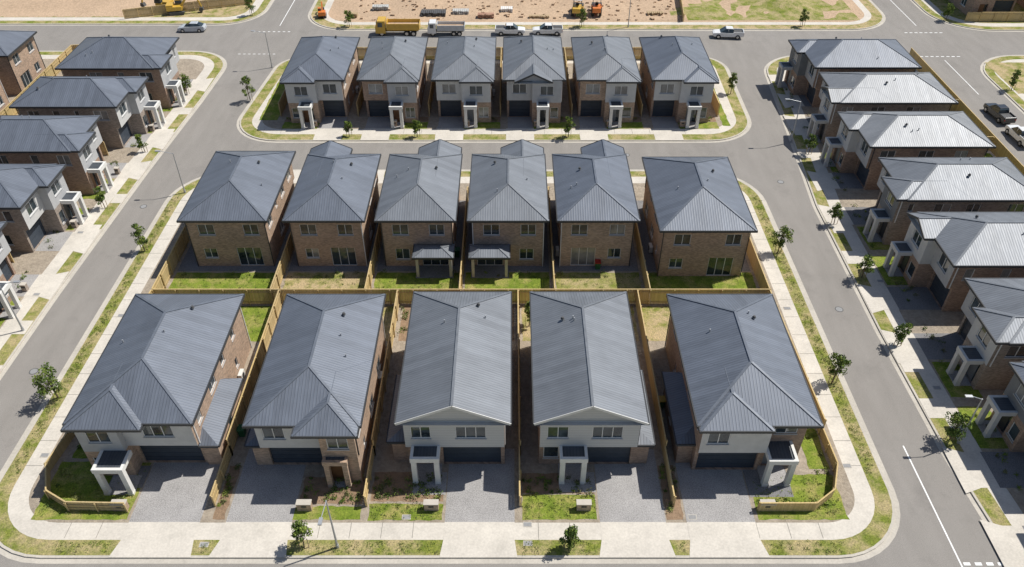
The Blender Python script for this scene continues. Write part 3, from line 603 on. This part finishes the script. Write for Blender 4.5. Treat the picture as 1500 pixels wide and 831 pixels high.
# ---------------------------------------------------------------- vehicles
def wheels(mb,xs,w,r,m='rubber',wd=.22):
    for x in xs:
        for s in (-1,1):
            mb.cyl((x,s*(w/2-wd),r),(x,s*(w/2+.01),r),r,r,m,16); mb.cyl((x,s*(w/2+.012),r),(x,s*(w/2+.025),r),r*.55,r*.5,'chrome',12)
def solidloft(mb,secs,m):
    n=len(secs); k=mb.mi(m); b=len(mb.v)
    for s in secs: mb.v+=[(s[0],-s[1],s[3]),(s[0],s[1],s[3]),(s[0],s[2],s[4]),(s[0],-s[2],s[4])]
    for i in range(n-1):
        for j in range(4):
            a=b+i*4+j; c=b+i*4+(j+1)%4; mb.f.append((a,c,c+4,a+4)); mb.m.append(k); mb.uv.append(None)
    for q in (b,b+(n-1)*4): mb.f.append((q,q+1,q+2,q+3)); mb.m.append(k); mb.uv.append(None)
def vehicle(kind,x,y,rot,pm='paint_white',name=None,z=.01,s_=1):
    e=empty(name or kind,x,y*SY,z,rot); e.scale=(s_,s_,s_); b=MB(); g=MB(); w=MB(); tr=MB()
    if kind=='sedan':
        solidloft(b,[(-2.3,.72,.7,.4,.72),(-2.2,.84,.78,.28,.98),(-1.5,.9,.82,.22,1.0),(-.2,.9,.84,.2,.98),(1.0,.9,.84,.2,.95),(1.7,.88,.8,.22,.84),(2.2,.8,.7,.3,.7),(2.32,.66,.6,.4,.6)],pm)
        solidloft(g,[(-1.95,.74,.62,.95,1.0),(-1.2,.8,.58,.95,1.40),(.1,.8,.58,.93,1.43),(1.1,.78,.66,.9,.95)],'glass_dark'); b.hexa([(-1.2,-.56,1.40),(.15,-.56,1.42),(.15,.56,1.42),(-1.2,.56,1.40),(-1.1,-.54,1.46),(.05,-.54,1.47),(.05,.54,1.47),(-1.1,.54,1.46)],pm)
        wheels(w,(-1.4,1.4),1.8,.33)
    elif kind=='utility_truck':
        solidloft(b,[(-2.6,.86,.88,.5,1.05),(-.75,.92,.9,.42,1.08),(.9,.93,.88,.4,1.1),(1.3,.93,.86,.4,1.08),(2.3,.88,.78,.42,1.0),(2.6,.8,.72,.5,.9)],pm)
        solidloft(g,[(-.85,.84,.68,1.06,1.55),(-.7,.86,.66,1.06,1.72),(.5,.86,.66,1.08,1.74),(1.35,.82,.74,1.06,1.12)],'glass_dark'); b.hexa([(-.72,-.66,1.72),(.5,-.66,1.74),(.5,.66,1.74),(-.72,.66,1.72),(-.66,-.62,1.79),(.4,-.62,1.8),(.4,.62,1.8),(-.66,.62,1.79)],pm)
        for s in (-1,1): b.beam((.05,s*.79,1.1),(.05,s*.68,1.72),.07,.07,pm)
        tr.box(-2.5,-.98,-.78,.78,1.06,1.1,'steel_dark')
        for s in (-1,1): b.box(-2.6,-.9,s*.8,s*.9,1.06,1.28,pm)
        b.box(-2.62,-2.5,-.8,.8,1.06,1.28,pm); tr.box(-2.64,-2.58,-.86,-.7,.8,1.0,'lamp_red'); tr.box(-2.64,-2.58,.7,.86,.8,1.0,'lamp_red')
        wheels(w,(-1.6,1.65),1.86,.4,wd=.26)
    elif kind=='dump_truck':
        tr.box(-4,3.2,-.45,.45,.7,1.0,'steel_dark')
        solidloft(b,[(1.7,1.2,1.15,.6,2.8),(3.1,1.2,1.15,.6,2.8),(3.5,1.15,1.1,.6,1.7)],pm)
        g.box(3.12,3.3,-1.0,1.0,1.75,2.55,'glass_dark'); g.box(2.2,3.0,-1.21,1.21,1.75,2.5,'glass_dark')
        dm=pm if pm=='paint_yellow' else 'paint_silver'
        b.hexa([(-4.1,-1,1.05),(1.4,-1,1.05),(1.4,1,1.05),(-4.1,1,1.05),(-4.3,-1.2,1.2),(1.5,-1.2,1.2),(1.5,1.2,1.2),(-4.3,1.2,1.2)],dm)
        for s in (-1,1): b.box(-4.3,1.5,s*1.12,s*1.22,1.2,2.35,dm)
        b.box(1.4,1.5,-1.12,1.12,1.2,2.6,dm); b.box(-4.32,-4.22,-1.12,1.12,1.2,2.2,dm); tr.box(-4.2,1.38,-1.1,1.1,1.5,1.75,'construction_dirt')
        for i in range(5):
            for s in(-1,1): b.box(-4+i*1.25,-3.88+i*1.25,s*1.221,s*1.28,1.2,2.3,dm)
        wheels(w,(-3.2,-2.0,2.4),2.3,.52,wd=.4)
    elif kind=='excavator':
        for s in (-1,1): b.hexa([(-1.5,s*1.2-.28,0),(1.5,s*1.2-.28,0),(1.5,s*1.2+.28,0),(-1.5,s*1.2+.28,0),(-1.9,s*1.2-.28,.75),(1.9,s*1.2-.28,.75),(1.9,s*1.2+.28,.75),(-1.9,s*1.2+.28,.75)],'steel_dark')
        b.box(-.9,.9,-.9,.9,.5,.95,'steel_dark'); b.box(-2.2,1.3,-1.3,1.3,.98,1.9,pm); b.box(-2.2,-.6,-1.2,1.2,1.9,2.3,pm); g.hexa([(-.2,.2,1.9),(1.5,.2,1.9),(1.5,1.25,1.9),(-.2,1.25,1.9),(-.2,.25,2.95),(1.2,.25,2.95),(1.2,1.2,2.95),(-.2,1.2,2.95)],'glass_dark'); b.box(-.25,1.25,.2,1.25,2.95,3.05,pm)
        b.beam((1.0,-.2,1.7),(3.0,-.2,4.0),.4,.5,pm); b.beam((3.0,-.2,4.0),(5.0,-.2,3.4),.4,.42,pm); b.beam((5.0,-.2,3.5),(5.6,-.2,1.2),.3,.35,pm)
        b.prism([(5.2,1.2),(5.9,1.2),(6.0,.6),(5.5,.15),(4.9,.5)],-.7,.3,'steel_dark')
    elif kind=='road_roller':
        w.cyl((1.5,-1,.75),(1.5,1,.75),.75,.75,'steel_dark',20); w.cyl((-1.5,-1,.75),(-1.5,-.5,.75),.75,.75,'rubber',16); w.cyl((-1.5,.5,.75),(-1.5,1,.75),.75,.75,'rubber',16)
        b.box(-2.3,.3,-.8,.8,.8,1.7,pm); b.box(.3,2.4,-1.1,-1.02,.65,.9,pm); b.box(.3,2.4,1.02,1.1,.65,.9,pm); b.box(.3,.6,-1.02,1.02,.65,1.2,pm)
        for sx in (-.9,.5):
            for s in (-.75,.75): tr.beam((sx,s,1.2),(sx,s,2.9),.08,.08,'steel_dark')
        b.box(-1.1,.7,-.9,.9,2.9,3.0,'paint_white'); tr.box(-.5,0,-.3,.3,1.7,2.1,'rubber')
    for part,nm in ((b,'body'),(g,'windows'),(w,'wheels'),(tr,'tray_and_frame')):
        if part.v: part.obj(nm,e,bevel=.04 if nm=='body' else 0)
    return e
vehicle('dump_truck',-19.6,112.6,180,'paint_yellow',s_=.95); vehicle('dump_truck',-11.4,112.6,180,'paint_white','tipper_truck',s_=.8)
vehicle('utility_truck',-.3,112.7,0,s_=.97); vehicle('utility_truck',6.0,112.7,180,s_=.97); vehicle('utility_truck',36.2,111.4,175,s_=.97); vehicle('sedan',-54.6,114.0,182,'paint_silver','parked_car')
vehicle('utility_truck',68.4,85.5,95,'paint_black'); vehicle('utility_truck',68.3,79.6,92,'paint_white')
vehicle('excavator',-59.5,121.0,10,'paint_yellow',z=.15,s_=.75); vehicle('excavator',-62.5,122.6,170,'paint_yellow',z=.15,s_=.75); vehicle('excavator',-33.5,119.5,100,'paint_orange',z=.15,s_=.5)
vehicle('road_roller',11.6,120.6,80,'paint_yellow',z=.3,s_=.9); vehicle('road_roller',15,120.8,85,'paint_orange',z=.3,s_=.9)
def stack(x,y,w,d,h,m,name):
    y*=SY; mb=MB(); n=max(2,int(w/.35))
    for i in range(n):
        for k in range(max(1,int(h/.3))):
            xx=x+i*.36; mb.box(xx+R.uniform(-.03,.03),xx+.3,y+R.uniform(-.2,.2),y+d,.3+k*.31,.58+k*.31,m)
    return mb.obj(name)
stack(-16,119.2,4.5,2,.6,'steel_dark','steel_stack'); stack(-10.5,120,3,1.4,.6,'pipe_grey','pipe_stack'); stack(-6,118.6,3,1,.6,'stack_brick','brick_pallet'); stack(-2,121,2.4,1.4,.6,'render_white','brick_pallet')
stack(24,120,3,1,.3,'stack_timber','timber_stack'); stack(-25,122,3,1.2,.6,'pipe_grey','pipe_stack'); stack(-29,118.8,2,1,.6,'stack_timber','timber_stack'); stack(3,118.6,3.5,.8,.3,'stack_timber','timber_stack')
rb=MB()
for i in range(700):
    x=R.uniform(-28,30);y=R.uniform(118,145); s=R.uniform(.06,.28); z=dz(x,y); c=Vector((x,y*SY,z+s*.3)); rb.hexa([c+Vector((a*s*R.uniform(.6,1.2),b*s*R.uniform(.6,1.2),k*s*.7)) for k in(-1,1) for a,b in((-1,-1),(1,-1),(1,1),(-1,1))],'construction_dirt')
rb.obj('rubble')
def bin_(x,y,lid):
    y*=SY; mb=MB(); mb.hexa([(x-.22,y-.25,.14),(x+.22,y-.25,.14),(x+.22,y+.25,.14),(x-.22,y+.25,.14),(x-.29,y-.33,1.0),(x+.29,y-.33,1.0),(x+.29,y+.33,1.0),(x-.29,y+.33,1.0)],'plastic_green'); mb.box(x-.31,x+.31,y-.36,y+.36,1.003,1.07,lid); mb.cyl((x-.2,y+.3,.24),(x+.2,y+.3,.24),.1,.1,'rubber',10); mb.obj('wheelie_bin')
for x,y in ((22.6,53.6),(21.9,53.6),(9.2,54.0),(-6.0,56),(-23.0,33),(13.2,36),(12.0,55.5)): bin_(x,y,R.choice(['plastic_red','paint_yellow','plastic_green']))
# ---------------------------------------------------------------- light, world, camera
sd=Vector((.62,.25,1.0)).normalized(); el=math.asin(sd.z); az=math.atan2(sd.x,sd.y)
w=bpy.data.worlds.new('World'); scn.world=w; w.use_nodes=True; nt=w.node_tree; bg=nt.nodes['Background']
sk=nt.nodes.new('ShaderNodeTexSky'); sk.sky_type='NISHITA'; sk.sun_disc=False; sk.sun_elevation=el; sk.sun_rotation=az; nt.links.new(sk.outputs[0],bg.inputs[0]); bg.inputs[1].default_value=.088
ld=bpy.data.lights.new('sun','SUN'); ld.energy=5.0; ld.angle=math.radians(.5); ld.color=(1,.965,.90); lo=bpy.data.objects.new('sun',ld); COL.objects.link(lo); lo.rotation_euler=(-sd).to_track_quat('-Z','Y').to_euler(); lo.location=(60,40,100)
cd=bpy.data.cameras.new('camera'); cd.lens=28; cd.sensor_width=36; cd.clip_end=5000; co=bpy.data.objects.new('camera',cd); COL.objects.link(co); co.location=(0,-8.3,53.55); co.rotation_euler=(math.radians(90-39.61),0,0); scn.camera=co
scn.view_settings.view_transform='Standard'; scn.view_settings.look='None'; scn.view_settings.exposure=0
